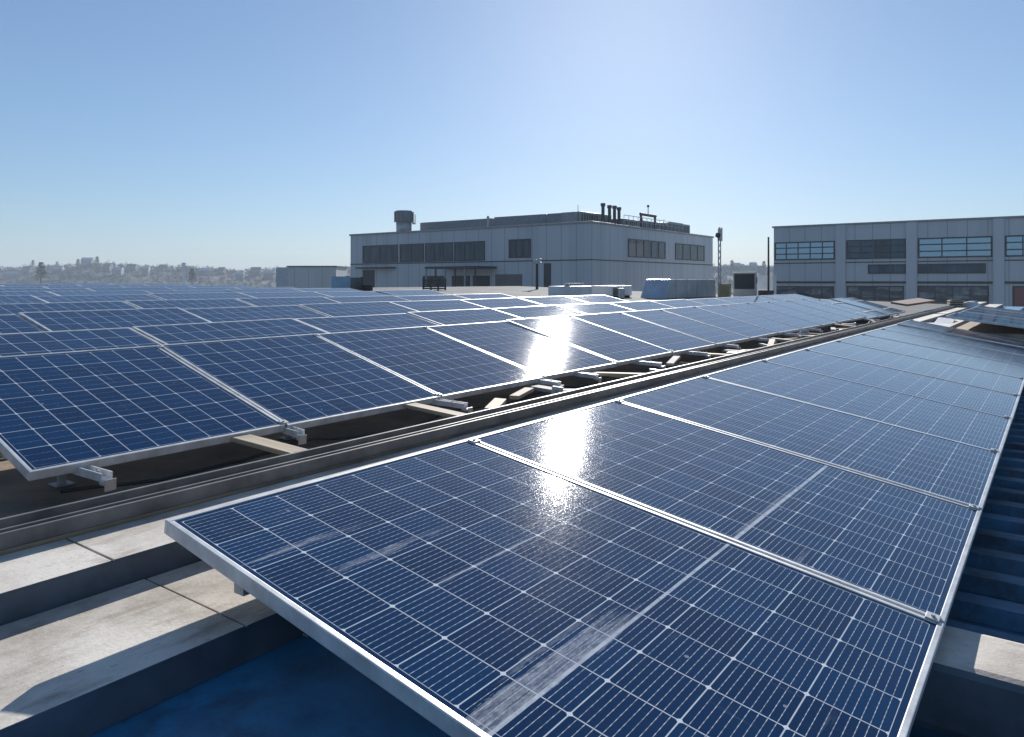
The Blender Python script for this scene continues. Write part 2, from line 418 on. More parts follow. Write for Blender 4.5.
def place(proto, p_hi, z_hi, v, tilt, L, label, sx=1.0, jit=True, mat=None):
    o = proto if proto not in used else copy_tree(proto)
    first = proto not in used; used[proto] = 1
    t = tilt + (random.uniform(-.005, .005) if jit else 0)
    dz = random.uniform(-.006, .006) if jit else 0
    o.location = PV(p_hi - L * math.cos(tilt), v, z_hi - L * math.sin(tilt) + dz)
    o.rotation_euler = (t, (random.uniform(-.004, .004) if jit else 0), ROT)
    o.scale = (sx, 1, 1)
    o['label'] = label
    if mat:
        for ch in o.children:
            if ch.name.startswith('glass'):
                if not first: ch.data = ch.data.copy()
                ch.data.materials[0] = mat
    return o
PA, ZA, VA = 1.946, -.647, 1.053
startsA = [0, 1.285, 2.525, 3.75, 5.0, 6.26, 7.51, 8.77, 10.02, 11.27, 12.5]
labA = ['large foreground solar panel with grey dirt smear beside its cell seam',
        'second panel of the nearest row, with white sun glint near its upper corner',
        'third panel of the nearest row, with a pale streaked seam across it']
for i in range(10):
    wdt = startsA[i + 1] - startsA[i] - .014
    lab = labA[i] if i < 3 else f'{ORD[i+1]} solar panel from the near end of the nearest row'
    m_ = mat_A1 if i == 0 else mat_A2 if i in (1,) else None
    place(protoA if i != 0 else protoA, PA, ZA, VA + startsA[i], TA, LA, lab, wdt / WA, i > 1, None)
# own meshes for the smeared first panels
pan = [o for o in COL.objects if o.name.startswith('solar_panel') and o.get('label') in labA[:2]]
for o in pan:
    for ch in o.children:
        if ch.name.startswith('glass'):
            ch.data = ch.data.copy(); ch.data.materials[0] = mat_A1 if o['label'] == labA[0] else mat_A2
PB, ZB, VB = 3.236 + LB * math.cos(TB), -.749 + LB * math.sin(TB), 1.206
for i in range(17):
    place(protoB, PB, ZB - (.05 if i > 12 else 0), VB + i * 1.206 + (.12 if i > 12 else 0), TB, LB, f'{ORD[i+1]} solar panel from the near left end of the second row behind the gutter', 1, i > 0)
rows = [  # p_hi, z_hi, v_end, tilt(deg)
    (6.30, -.385, 22.8, 12.5), (8.10, -.3125, 14.4, 12), (9.9, -.272, 13.0, 11), (11.7, -.212, 12.6, 9), (13.6, -.184, 11.9, 8),
    (15.5, -.155, 11.7, 8), (17.5, -.124, 11.7, 7.5), (19.5, -.095, 11.6, 7.5), (21.4, -.072, 11.6, 7)]
PITCH = 1.64
spans = {}
for ri, (ph, zh, ve, td) in enumerate(rows):
    n = 0; tilt = R(td)
    vleft = .205 * ph                      # just outside the left picture edge
    vs = []
    v = ve - PITCH
    while v > vleft - PITCH * 1.2: vs.append(v); v -= PITCH
    vs.reverse(); spans[ri] = (vs[0], ve)
    for v in vs:
        far = PV(ph, v + WC, zh)
        if 512 + F * far.x / max(far.y, .1) < 0:
            lab = f'solar panel of the {ORD[ri+3]} row just outside the left picture edge'
        else:
            n += 1
            lab = f'{ORD[n]} solar panel from the left picture edge in the {ORD[ri+3]} row back'
        place(protoC, ph, zh, v, tilt, LC, lab)
# short raised row at the far right, beyond the end of the nearest row
P2, Z2, VV2 = 1.46, -.565, 13.75
for i in range(5):
    place(protoA, P2, Z2 - .01 * (i % 2), VV2 + i * 1.27, R(7), LA, f'{ORD[i+1]} panel of the raised short row at far right beyond the nearest row', 1.0)

# racks that carry the rows
def rack(p_hi, z_hi, tilt, L, v0, v1, step, label):
    root = thing('mounting_rack', PV(p_hi - L * math.cos(tilt), v0, 0), ROT, label, 'panel rack', 'racks under the panel rows')
    for d in (.34, L - .3):
        zz = z_hi - (L - d) * math.sin(tilt) - .048; pp = d * math.cos(tilt)
        m = MB(); m.box(.03, v1 - v0 - .05, pp - .02, pp + .02, zz - .04, zz, 0); m.build('rail', M_alu_dull, root)
        v = .25
        while v < v1 - v0 - .1:
            zr = roof_z(p_hi - L * math.cos(tilt) + pp) + .003
            if zz - .04 - zr > .01:
                m = MB(); m.box(v - .014, v + .014, pp - .014, pp + .014, zr, zz - .039, 0); m.box(v - .04, v + .04, pp - .04, pp + .04, zr, zr + .006, 0)
                m.build('post', M_steel, root)
            v += step
rack(PA, ZA, TA, LA, VA, VA + 12.48, 1.25, 'aluminium rack carrying the nearest panel row')
rack(PB, ZB, TB, LB, VB, VB + 17 * 1.206, 1.206, 'aluminium rack carrying the second panel row')
for ri, (ph, zh, ve, td) in enumerate(rows):
    rack(ph, zh, R(td), LC, spans[ri][0], ve, 3.28, f'aluminium rack hidden under the {ORD[ri+3]} panel row')
m = MB(); m.box(0, 6.3, 0, 1.66, 0, .43, 0, None, .01)
o = m.build('plinth', M_bit); o.location = PV(P2 - LA + .04, VV2 + .03, -1.255); o.rotation_euler = (0, 0, ROT)
tag(o, 'dark low plinth under the raised short panel row at far right', 'plinth')

# ------------------------------------------------------------------ brackets, planks and blocks in the gutter
def make_bracket():
    root = thing('mounting_bracket', (0, 0, 0), ROT, None, 'bracket', 'brackets along the low edge of the second row')
    m = MB(); m.box(-.022, .022, -.22, .10, 0, .012, 0, None, .003); m.box(-.022, -.017, -.22, .10, .012, .034, 0); m.box(.017, .022, -.22, .10, .012, .034, 0)
    m.build('arm', M_alu, root)
    m = MB(); m.box(-.024, .024, -.25, -.205, -.012, .004, 0, None, .004); m.box(-.022, .022, -.258, -.25, -.035, .012, 0, None, .003)
    m.build('end_clip', M_alu_dull, root)
    m = MB(); m.tube((0, -.12, .012), (0, -.12, .030), .009, None, 6); m.tube((0, -.12, .03), (0, -.12, .042), .005, None, 6)
    m.build('bolt', M_steel, root)
    return root
br = make_bracket()
zlo = -.749
for i, (dv, ln) in enumerate([(.20, .7), (1.21, .45), (2.35, 1.0), (3.55, .75), (4.1, .8), (5.2, 1.0), (6.4, .9), (7.5, .7), (8.7, .9), (9.9, .9), (11.2, .8)]):
    o = br if i == 0 else copy_tree(br)
    o.location = PV(3.236 - .01, VB + dv, zlo - .050); o.scale = (1.1, ln, 1); o.rotation_euler = (R(2), 0, ROT + random.uniform(-.12, .12))
    o['label'] = f'{ORD[i+1]} bracket from the left poking out under the second panel row'
def plank(p, v, z, ln, wd, th, yaw, pitch, label, mat=None, name='wooden_plank', cat='plank', grp='planks lying in the gutter between the rows', sides=False):
    m = MB(); m.box(-ln / 2, ln / 2, -wd / 2, wd / 2, 0, th, 0, None, min(th, wd) * .12)
    o = m.build(name, [mat or M_wood, M_ledge_side])
    if sides:  # upright faces get the tone with shade painted in
        for f in o.data.polygons:
            if abs(f.normal.z) < .6: f.material_index = 1
    o.location = PV(p, v, z); o.rotation_euler = (0, pitch, ROT + yaw)
    return tag(o, label, cat, grp)
PI = math.pi
plank(2.98, VB + .95, -.80, .62, .10, .022, PI/2 + .10, R(-4), 'pale wooden plank sloping from under the first panel of the second row')
plank(2.98, VB + 2.12, -.80, .55, .09, .022, PI/2 + .05, R(-4), 'pale wooden plank ending beside a bracket under the second panel of second row')
pl = [(3.02, 3.0, .30, 'short'), (2.95, 3.35, .45, 'mid-length'), (2.92, 4.55, .5, 'long pale'), (3.05, 5.6, .4, 'small pale'), (2.95, 6.6, .55, 'broad pale'),
      (3.0, 7.3, .35, 'narrow pale'), (2.9, 8.2, .6, 'long grey'), (3.0, 9.1, .45, 'tilted pale'), (2.95, 10.3, .6, 'worn pale'), (2.95, 11.6, .6, 'stained pale'), (2.9, 12.8, .7, 'grey worn')]
for i, (p, dv, ln, wd) in enumerate(pl):
    plank(p, VB + dv, -.80 - (i % 3) * .02, ln, .07 + .03 * (i % 3), .025, (PI/2 - .1 * (i % 4)) if i % 3 else .25, R(random.uniform(-5, 5)),
          f'{wd} wooden plank, {ORD[i+3]} from the left in the gutter', M_wood if i % 2 == 0 else M_brick)
def block(p, v, z, yaw, i):
    m = MB(); m.box(-.12, .12, -.06, .06, 0, .065, 0, None, .006)
    o = m.build('concrete_block', M_brick); o.location = PV(p, v, z); o.rotation_euler = (0, 0, ROT + yaw)
    tag(o, f'grey concrete ballast block, {ORD[i+1]} from the left along the gutter', 'block', 'ballast blocks in the gutter')
for i in range(12):
    block(2.86 + .12 * (i % 3), VB + 4.0 + i * .95, -.93, random.uniform(-.6, .6), i)
rg = random.Random(21)
for i in range(16):
    v = VB + 2.6 + i * .82 + rg.uniform(-.2, .2); ln = rg.uniform(.16, .5)
    m = MB(); w2 = rg.uniform(.02, .05); h2 = rg.uniform(.015, .04)
    m.box(-ln / 2, ln / 2, -w2, w2, 0, h2, 0, None, .003)
    if i % 2: m.box(-ln / 2, -ln / 2 + .03, -w2 - .02, w2 + .02, -.03, h2 + .02, 0, None, .003)
    o = m.build('metal_offcut' if i % 2 else 'timber_offcut', M_alu_dull if i % 2 else M_wood)
    o.location = PV(2.78 + rg.uniform(0, .28), v, -.80 + rg.uniform(-.05, .02)); o.rotation_euler = (rg.uniform(-.1, .1), rg.uniform(-.15, .15), ROT + rg.choice((0.1, 1.2, 1.5, 1.75, .5)))
    tag(o, ('pale metal' if i % 2 else 'pale timber') + f' offcut lying in the gutter, {ORD[i // 2 + 1]} of its kind from the left', 'offcut', 'offcuts in the gutter')
for q, (pp, zz, amp, lab) in enumerate(((3.20, -.84, .05, 'thin black cable sagging under the low edge of the second panel row'), (2.72, -.90, .012, 'black cable lying along the gutter beside the metal channel'))):
    m = MB(); pts = []
    for k in range(140):
        v = VB + .1 + k * .14; pts.append(PV(pp + .03 * math.sin(k * .33 + q) , v, zz - amp * abs(math.sin(k * .365)) + .004 * math.sin(k * 1.7)))
    for a_, b2 in zip(pts[:-1], pts[1:]): m.tube(a_, b2, .008, None, 6, 0, False)
    tag(m.build('cable', M_dark, None, None, True), lab, 'cable')
for k, v in enumerate((-.6, .62, 1.9, 3.2)):
    m = MB(); m.box(0, .03, 0, .62, 0, .010, 0, None, .004)
    for q in range(5): m.tube((.015, .06 + q * .12, .009), (.015, .06 + q * .12, .016), .009, None, 8)
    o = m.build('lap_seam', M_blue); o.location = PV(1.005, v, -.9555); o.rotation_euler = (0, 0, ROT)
    tag(o, f'screwed lap seam on the blue sheet below the wide ledge, {ORD[k+1]} from near end', 'seam strip', 'lap seams on the blue sheet')
# plank on the sheet roof at lower right
plank(-.25, 2.36, -1.191, 1.3, .27, .19, PI/2, 0, 'beige weathered beam lying across the ribbed blue roof beside the nearest panel', M_ledge, 'roof_beam', 'beam', None, True)

exec_far = True
# ------------------------------------------------------------------ main building behind the array
def facade_mat(name, lo, hi, wid):
    b = NB(name); tc = b.n('ShaderNodeTexCoord').outputs['Object']
    sep = b.n('ShaderNodeSeparateXYZ'); b.inp(sep.inputs[0], tc)
    s_ = b.m('ADD', sep.outputs[0], sep.outputs[1])
    g = b.m('DIVIDE', s_, wid)
    seam = b.m('LESS_THAN', b.m('PINGPONG', g, .5), .018)
    wn = b.n('ShaderNodeTexWhiteNoise', noise_dimensions='1D'); b.inp(wn.inputs[1], b.m('FLOOR', b.m('ADD', g, .5)))
    n1 = b.noise(b.scale(tc, (1, 1, .25)), .8, 6)
    f = b.m('ADD', b.m('MULTIPLY', wn.outputs[0], .6), b.m('MULTIPLY', n1, .4))
    col = b.mix(f, c4(*lo), c4(*hi))
    col = b.mix(b.m('MULTIPLY', seam, .6), col, c4(.06, .065, .07))
    b.set(Base_Color=col, Roughness=.5, Metallic=.0)
    return b.mat
M_fac = facade_mat('grey_cladding', (.38, .41, .44), (.47, .50, .53), 1.45)
M_fac2 = facade_mat('blue_grey_cladding', (.40, .43, .465), (.49, .52, .555), 1.3)
M_trim = plain('dark_trim', (.022, .025, .03), .5)
M_trimlight = plain('light_trim', (.26, .275, .285), .5)
def glass_mat(name, lo, hi, sc_=.6):
    b = NB(name); tc = b.n('ShaderNodeTexCoord').outputs['Object']
    n = b.ramp(b.noise(b.scale(tc, (1, 1, .12)), sc_, 3), .38, .62)
    b.set(Base_Color=b.mix(n, c4(*lo), c4(*hi)), Roughness=.06, IOR=1.5, Specular_IOR_Level=.5, Specular_Tint=c4(.50, .72, 1.0))
    return b.mat
M_win = glass_mat('window_glass', (.006, .011, .018), (.045, .058, .075), 1.5)
def low_glass():
    b = NB('ground_floor_glass'); tc = b.n('ShaderNodeTexCoord').outputs['Object']
    v = b.n('ShaderNodeTexVoronoi'); v.inputs['Scale'].default_value = 1.0; b.inp(v.inputs['Vector'], b.scale(tc, (1, .8, 2.6)))
    sp = b.n('ShaderNodeSeparateColor'); b.inp(sp.inputs[0], v.outputs['Color'])
    f = b.m('POWER', sp.outputs[0], 2.2); n = b.ramp(b.noise(tc, 2.5, 5), .4, .7)
    col = b.mix(b.m('MULTIPLY', f, b.m('ADD', .4, b.m('MULTIPLY', n, .6))), c4(.008, .012, .018), c4(.36, .38, .38))
    b.set(Base_Color=col, Roughness=.08, Specular_Tint=c4(.5, .72, 1.0)); return b.mat
M_low = low_glass()
M_win2 = glass_mat('blue_window_glass', (.008, .014, .022), (.05, .08, .11), .5)
b_ = NB('mirror_glass'); b_.set(Base_Color=c4(.17, .27, .37), Roughness=.06, Metallic=.85); M_win3 = b_.mat

GZ = -9.0
MBp, MBv = 29.9, 51.2                    # near corner of the building
LEN_U, LEN_V, HB = 28.5, 25.6, 4.6
main = thing('office_building', PV(MBp, MBv, GZ), ROT, 'two-storey grey metal-clad office building with corner towards the panels', 'building')
# local: x along V, y along U, z up from ground
H = HB - GZ
m = MB(); m.box(0, LEN_V, 0, LEN_U, 0, H); m.build('wall', M_fac, main)
m = MB(); m.box(-.12, LEN_V + .1, -.12, LEN_U + .1, H, H + .16, 0, None, .02); m.build('parapet_cap', M_trimlight, main)
m = MB(); m.box(-.06, LEN_V, -.06, LEN_U, 5.0 - GZ - 3.36, 5.0 - GZ - 3.28); m.build('floor_band', M_trim, main)
def leftface(px, py):                    # pixel -> (y along U, height) on the face whose outward side is -V
    d = ray(px, py); t = MBv / d.dot(V); P = d * t; return P.dot(U) - MBp, P.z - GZ
def rightface(px, py):                   # face with outward side -U
    d = ray(px, py); t = MBp / d.dot(U); P = d * t; return P.dot(V) - MBv, P.z - GZ
HW = 5.0 - GZ
def window_left(y0, y1, z0, z1, n, pane_mat, rows=1, name='window', parent=None, fm=None):
    parent = parent or main; fm = fm or M_trim
    if y0 > y1: y0, y1 = y1, y0
    fr = MB(); t = .11
    fr.box(-.07, .02, y0, y1, z0, z0 + t); fr.box(-.07, .02, y0, y1, z1 - t, z1)
    fr.box(-.068, .02, y0, y0 + t, z0 + t, z1 - t); fr.box(-.068, .02, y1 - t, y1, z0 + t, z1 - t)
    for k in range(1, n):
        c = y0 + (y1 - y0) * k / n; fr.box(-.066, .02, c - .04, c + .04, z0 + t, z1 - t)
    for k in range(1, rows):
        c = z0 + (z1 - z0) * k / rows; fr.box(-.074, .02, y0 + t, y1 - t, c - .045, c + .045)
    o = fr.build(name, fm, parent)
    pn = MB(); pn.box(-.03, -.012, y0 + t * .5, y1 - t * .5, z0 + t * .5, z1 - t * .5); pn.build('pane', pane_mat, o)
    return o
def window_right(x0, x1, z0, z1, n, pane_mat):
    fr = MB(); t = .09
    fr.box(x0, x1, -.07, .02, z0, z0 + t); fr.box(x0, x1, -.07, .02, z1 - t, z1)
    fr.box(x0, x0 + t, -.068, .02, z0 + t, z1 - t); fr.box(x1 - t, x1, -.068, .02, z0 + t, z1 - t)
    for k in range(1, n):
        c = x0 + (x1 - x0) * k / n; fr.box(c - .04, c + .04, -.066, .02, z0 + t, z1 - t)
    o = fr.build('window', M_trim, main)
    pn = MB(); pn.box(x0 + .04, x1 - .04, -.03, -.012, z0 + .04, z1 - .04); pn.build('pane', pane_mat, o)
for x0, x1, n in ((363, 398, 2), (400, 424, 2), (425.5, 453, 3), (454.5, 485, 3)):
    ya, _ = leftface(x0, 250); yb, _ = leftface(x1, 250); window_left(ya, yb, HW - 3.22, HW - 1.48, n, M_win)
ya, _ = leftface(509, 250); yb, _ = leftface(531, 250)
window_left(ya, yb, HW - 3.05, HW - 1.45, 3, M_win)
for x0, x1, n in ((628, 665, 5), (675, 704, 4)):
    ya, _ = rightface(x0, 250); yb, _ = rightface(x1, 250); window_right(ya, yb, HW - 2.95, HW - 1.35, n, M_win)
ya, _ = leftface(374.5, 280); yb, _ = leftface(363, 280)
m = MB(); m.box(-.05, .02, ya, yb, HW - 6.2, HW - 3.95); d = m.build('door', M_dark, main)
ya, _ = leftface(396, 270); yb, _ = leftface(362, 270)
m = MB(); m.box(-.9, -.02, ya, yb, HW - 3.80, HW - 3.66, 0, None, .02); m.build('canopy', M_trim, main)
# loading porch: posts and roof slab in front of the left face, with slatted shutters behind
y1, _ = leftface(447, 275); y0, _ = leftface(497, 275)
root_m = MB(); root_m.box(-3.0, -.03, y0, y1, HW - 3.95, HW - 3.75, 0, None, .02); porch = root_m.build('porch', M_trim, main)
for k in range(6):
    c = y0 + .1 + (y1 - y0 - .2) * k / 5; m = MB(); m.box(-2.95, -2.83, c - .06, c + .06, HW - 7.5, HW - 3.96); m.build('post', M_trimlight if k % 2 else M_trim, porch)
for (xa, xb) in ((423, 446), (452, 470), (473, 490)):
    y1, _ = leftface(xa, 285); y0, _ = leftface(xb, 285)
    m = MB(); m.box(-.03, .02, y0, y1, HW - 6.4, HW - 4.55)
    for k in range(7): m.box(-.08, -.028, y0 + .05, y1 - .05, HW - 6.3 + k * .25, HW - 6.2 + k * .25)
    m.build('shutter', M_dark, main)
y1, _ = leftface(496, 285); y0, _ = leftface(522, 285)
m = MB(); m.box(-.10, .02, y0, y1, HW - 6.6, HW - 4.45); m.build('garage_door', plain('brown_grey_door', (.13, .125, .12), .6), main)
y1, _ = leftface(544, 270); y0, _ = leftface(551, 270)
m = MB(); m.box(-.05, .02, y0, y1, HW - 6.3, HW - 3.55); m.build('door', M_trim, main)

# things standing on its roof
RZ = HB + .16
def onroof(px, v, z=RZ):
    d = ray(px); t = v / d.dot(V); P = d * t; return Vector((P.x, P.y, z)), P.y
def box_thing(name, px0, px1, ytop, v, dep, mat, label, cat, group=None, z0=RZ, bev=.05):
    a, Ya = onroof(px0, v, z0); b, Yb = onroof(px1, v, z0)
    wdt = (b - a).dot(-U); hgt = zof(ytop, (Ya + Yb) / 2) - z0
    root = thing(name, b, ROT, label, cat, group)
    m = MB(); m.box(0, dep, 0, wdt, 0, hgt, 0, None, bev); m.build('housing', mat, root)
    return root, wdt, hgt
c, Yc = onroof(404, 55)
root = thing('cooling_tower', c, 0, 'round dark cooling tower on the left of the office roof', 'cooling tower')
zt = zof(211, Yc) - RZ; r = 9.2 / F * Yc
m = MB(); m.tube((0, 0, 0), (0, 0, zt * .55), r * .82, r * .86, 20); m.build('base_drum', M_steel, root, None, True)
m = MB(); m.tube((0, 0, zt * .55), (0, 0, zt * .95), r, r, 20); m.tube((0, 0, zt * .95), (0, 0, zt), r * .95, r * .9, 20)
for k in range(12):
    t = 2 * PI * k / 12; m.tube((r * 1.02 * math.cos(t), r * 1.02 * math.sin(t), zt * .52), (r * 1.02 * math.cos(t), r * 1.02 * math.sin(t), zt * .97), .05, None, 5)
m.build('fan_drum', plain('cooling_tower_grey', (.17, .18, .19), .6), root)
m = MB(); m.box(r * .9, r * 1.25, -.4, .4, zt * .45, zt * .5); m.box(r * 1.2, r * 1.25, -.4, .4, zt * .5, zt * .85); m.build('platform', M_steel, root)
M_pent = plain('roof_unit_grey', (.20, .215, .235), .55, .1)
box_thing('roof_screen', 420, 492, 220.5, 57, 4.0, M_pent, 'long low grey plant screen on the office roof right of the cooling tower', 'plant screen')
box_thing('roof_screen', 494, 546, 215.5, 56.5, 5.0, M_pent, 'taller grey plant screen in the middle of the office roof', 'plant screen')
box_thing('roof_screen', 547, 584, 212.5, 56, 5.0, M_pent, 'grey plant screen beside the exhaust stacks on the office roof', 'plant screen')
m = MB(); c, Yc = onroof(488, 56); m.tube((0, 0, 0), (0, 0, 1.35), .1, None, 8); m.tube((0, 0, 1.3), (0, 0, 1.5), .16, .05, 8)
o = m.build('vent_pipe', M_steel); o.location = c; tag(o, 'short vent pipe between two plant screens on the office roof', 'vent pipe')
labs = ['tallest leftmost dark exhaust stack on the office roof', 'second dark exhaust stack from the left on the office roof', 'third dark exhaust stack from the left on the office roof', 'shortest rightmost of the four dark exhaust stacks on the office roof']
def rp(px, p, z=RZ):
    d = ray(px); t = p / d.dot(U); P = d * t; return Vector((P.x, P.y, z)), P.y
for i, (px, yt) in enumerate(((603, 203.5), (609.5, 205.5), (614.5, 206), (619, 207.5))):
    c, Yc = rp(px, 32.5)
    h = zof(yt, Yc) - RZ
    root = thing('exhaust_stack', c, 0, labs[i], 'exhaust stack', 'four exhaust stacks on the office roof')
    m = MB(); m.tube((0, 0, 0), (0, 0, h), .16, .15, 10); m.build('pipe', M_dark, root)
    m = MB(); m.tube((0, 0, h - .25), (0, 0, h + .02), .22, .22, 10); m.build('cowl', M_dark, root)
    m = MB(); m.box(-.3, .3, -.3, .3, 0, .25); m.build('collar', M_steel, root)
M_ahu = plain('air_handler_grey', (.26, .27, .28), .5, .2)
def unit_right(name, px0, px1, ytop, p, dep, mat, label, cat, z0=RZ, group=None, grille=True):
    a, Ya = rp(px0, p, z0); b, Yb = rp(px1, p, z0)
    ln = (b - a).dot(V); h = zof(ytop, (Ya + Yb) / 2) - z0
    root = thing(name, a, ROT, label, cat, group)
    m = MB(); m.box(0, ln, 0, dep, 0, h, 0, None, .04); m.build('housing', mat, root)
    if grille:
        m = MB(); n = max(3, int(ln / .4))
        for k in range(n): m.box(.08 + k * (ln - .1) / n, .08 + (k + .55) * (ln - .1) / n, -.03, .004, h * .2, h * .85)
        m.build('grille', M_trim, root)
    return root, ln, h
unit_right('air_handling_unit', 581, 599, 212.5, 33.2, 2.0, M_ahu, 'pale air handling unit at the corner of the office roof left of the stacks', 'air handler')
unit_right('air_handling_unit', 623, 640, 219.5, 32.2, 2.0, M_ahu, 'grey air handling unit just right of the exhaust stacks', 'air handler')
unit_right('air_handling_unit', 641, 668, 222, 32.3, 1.8, M_pent, 'long low grey unit under the pipe frame on the office roof', 'air handler')
unit_right('chiller', 669, 690, 223.5, 32.6, 2.6, M_ahu, 'broad pale grey chiller at the right end of the office roof', 'chiller')
c0, Y0 = rp(641, 31.3); c1, Y1 = rp(655, 31.3)
root = thing('pipe_frame', c0, ROT, 'dark goalpost-shaped pipe frame on the office roof', 'pipe frame')
ln = (c1 - c0).dot(V); h = zof(214, Y0) - RZ
m = MB(); m.tube((0, 0, 0), (0, 0, h), .12); m.build('post', M_dark, root)
m = MB(); m.tube((ln, 0, 0), (ln, 0, h), .12); m.build('post', M_dark, root)
m = MB(); m.tube((-.12, 0, h), (ln + .12, 0, h), .14); m.build('crossbar', M_dark, root)
m = MB(); m.tube((ln * .5, 0, h), (ln * .5, 0, h + .8), .04); m.tube((ln * .5, 0, h + .75), (ln * .5, 0, h + .95), .12); m.build('beacon', M_dark, root)
m = MB(); rail_n = 14
for k in range(rail_n + 1): m.tube((k * .9, 0, 0), (k * .9, 0, 1.0), .025, None, 5)
m.tube((0, 0, 1.0), (rail_n * .9, 0, 1.0), .028, None, 5); m.tube((0, 0, .55), (rail_n * .9, 0, .55), .02, None, 5)
c, _ = rp(624, 30.6); o = m.build('roof_railing', M_steel); o.location = c; o.rotation_euler = (0, 0, ROT); tag(o, 'thin grey safety railing along the right edge of the office roof', 'railing')
for px, yt, lab in ((578, 205, 'thin antenna rod left of the stacks on the office roof'), (664, 219, 'short thin rod near the chiller on the office roof')):
    c, Yc = rp(px, 31.2) if px > 590 else onroof(px, 53); m = MB(); m.tube((0, 0, 0), (0, 0, zof(yt, Yc) - RZ), .035, .02, 6); m.box(-.12, .12, -.12, .12, 0, .06)
    o = m.build('antenna_rod', M_dark); o.location = c; tag(o, lab, 'antenna')

# ------------------------------------------------------------------ long building on the right
RBp, RBv, RH = 19.8, 64.9, 4.56
LRB = 34.0
rb = thing('factory_building', PV(RBp, RBv, GZ), ROT, 'long blue-grey factory building with banded dark windows at the right', 'building')
H2 = RH - GZ
m = MB(); m.box(0, 16, -LRB, 0, 0, H2); m.build('wall', M_fac2, rb)
m = MB(); m.box(-.15, 16.1, -LRB - .1, .12, H2, H2 + .14, 0, None, .02); m.build('roof_edge', M_trimlight, rb)
def rbface(px):
    d = ray(px, 250); t = RBv / d.dot(V); return (d * t).dot(U) - RBp
def rwin(x0, x1, z0, z1, n, rows_, mat): return window_left(rbface(x1), rbface(x0), z0 - GZ, z1 - GZ, n, mat, rows_, 'window', rb)
rwin(774.8, 835, 1.75, 3.30, 5, 3, M_win3); rwin(846.5, 906, 1.75, 3.30, 4, 3, M_win2); rwin(918, 992.5, 1.75, 3.30, 3, 3, M_win3); rwin(1005, 1060, 1.75, 3.30, 3, 3, M_win3)
rwin(868, 906, .55, 1.30, 3, 1, M_win2); rwin(918, 986, .55, 1.30, 5, 1, M_win2)
rwin(775, 834, -3.4, -.45, 5, 3, M_low); rwin(847, 904, -3.4, -.40, 4, 3, M_low); rwin(917.5, 989, -3.4, -.38, 4, 3, M_low)
rwin(1012.5, 1060, -3.4, -.38, 3, 1, plain('red_banner_glass', (.16, .02, .028), .3))
for x0, x1 in ((836, 846), (906.5, 917.5), (993, 1004.5)):
    y0, y1 = rbface(x1), rbface(x0); m = MB(); m.box(-.22, -.001, y0, y1, 0, H2 - .01, 0, None, .02); m.build('pilaster', M_fac2, rb)
m = MB(); m.box(-.10, .0, -LRB, -.02, .0 - GZ - .22, .0 - GZ - .05); m.build('floor_band', M_trim, rb)
m = MB(); m.box(-.05, .0, -LRB, -.02, 1.45 - GZ, 1.53 - GZ); m.build('floor_band', M_trim, rb)

# ------------------------------------------------------------------ things on our own roof, in front of the buildings
def deck(px, p): 
    d = ray(px); t = p / d.dot(U); P = d * t; z = roof_z(p); return Vector((P.x, P.y, z)), P.y
M_whitebox = plain('white_sheet_metal', (.62, .63, .64), .45, .15, .2, 2)
M_silver = plain('silver_duct_metal', (.50, .54, .58), .35, .6, .25, 1.5, .05, 6)
M_cream = plain('cream_paint', (.50, .46, .40), .55, 0, .2, 2)
M_turq = plain('pale_blue_paint', (.22, .38, .50), .5, 0, .2, 2)
def deck_box(name, px0, px1, ytop, p, dep, mat, label, cat, taper=0.0, group=None, legs=False):
    b, Yb = deck(px1, p); q, Ya = deck(px0, p + dep)
    ln = (b - q).dot(V)
    a = PV(p, q.dot(V), b.z); h = zof(ytop, Yb) - b.z
    root = thing(name, a, ROT, label, cat, group)
    m = MB(); z0 = .08 if legs else 0
    m.box(0, ln, 0, dep, z0, h, 0, None, .02)
    if taper:
        m.v = [(x + (taper * (z / h)) * (1 if x < ln / 2 else -.15), y, z) for x, y, z in m.v]
    m.build('housing', mat, root)
    if legs:
        for k in range(4):
            q = MB(); x = .1 + (ln - .2) * k / 3; q.box(x - .04, x + .04, .05, dep - .05, 0, .081); q.build('foot', M_dark, root)
    return root, ln, dep, h
r_, ln, dp, h = deck_box('duct_housing', 640, 716, 279.5, 11.6, 1.0, M_silver, 'large silver sheet metal duct housing in front of the office building', 'duct housing', .5)
for k in range(1, 5):
    m = MB(); m.box(ln * k / 5 - .02, ln * k / 5 + .02, -.012, dp + .012, .02, h + .012); m.build('seam_flange', M_steel, r_)
r_, ln, dp, h = deck_box('air_conditioner', 548, 592, 286, 13.2, .9, M_whitebox, 'long low white rooftop unit left of the dark grille, before the office', 'rooftop unit', 0, None, True)
for k in range(5):
    m = MB(); m.tube((.3 + k * (ln - .6) / 4, .3, h), (.3 + k * (ln - .6) / 4, .3, h + .1), .11, .12, 10); m.build('fan_cowl', M_steel, r_)
r_, ln, dp, h = deck_box('air_conditioner', 591, 632, 285.5, 12.9, .9, M_whitebox, 'white rooftop unit with dark louvred grille before the office corner', 'rooftop unit', 0, None, True)
m = MB()
for k in range(6): m.box(.03, ln * .30, -.02, .005, .12 + k * (h - .2) / 6, .12 + (k + .6) * (h - .2) / 6)
m.build('grille', M_dark, r_)
m = MB(); m.tube((ln * .12, -.25, 0), (ln * .12, -.25, h * .8), .12, None, 10); m.build('pipe', M_steel, r_)
r_, ln, dp, h = deck_box('condenser_unit', 733, 757, 272, 10.2, 1.0, M_cream, 'cream condenser unit with dark grille between the two buildings', 'condenser')
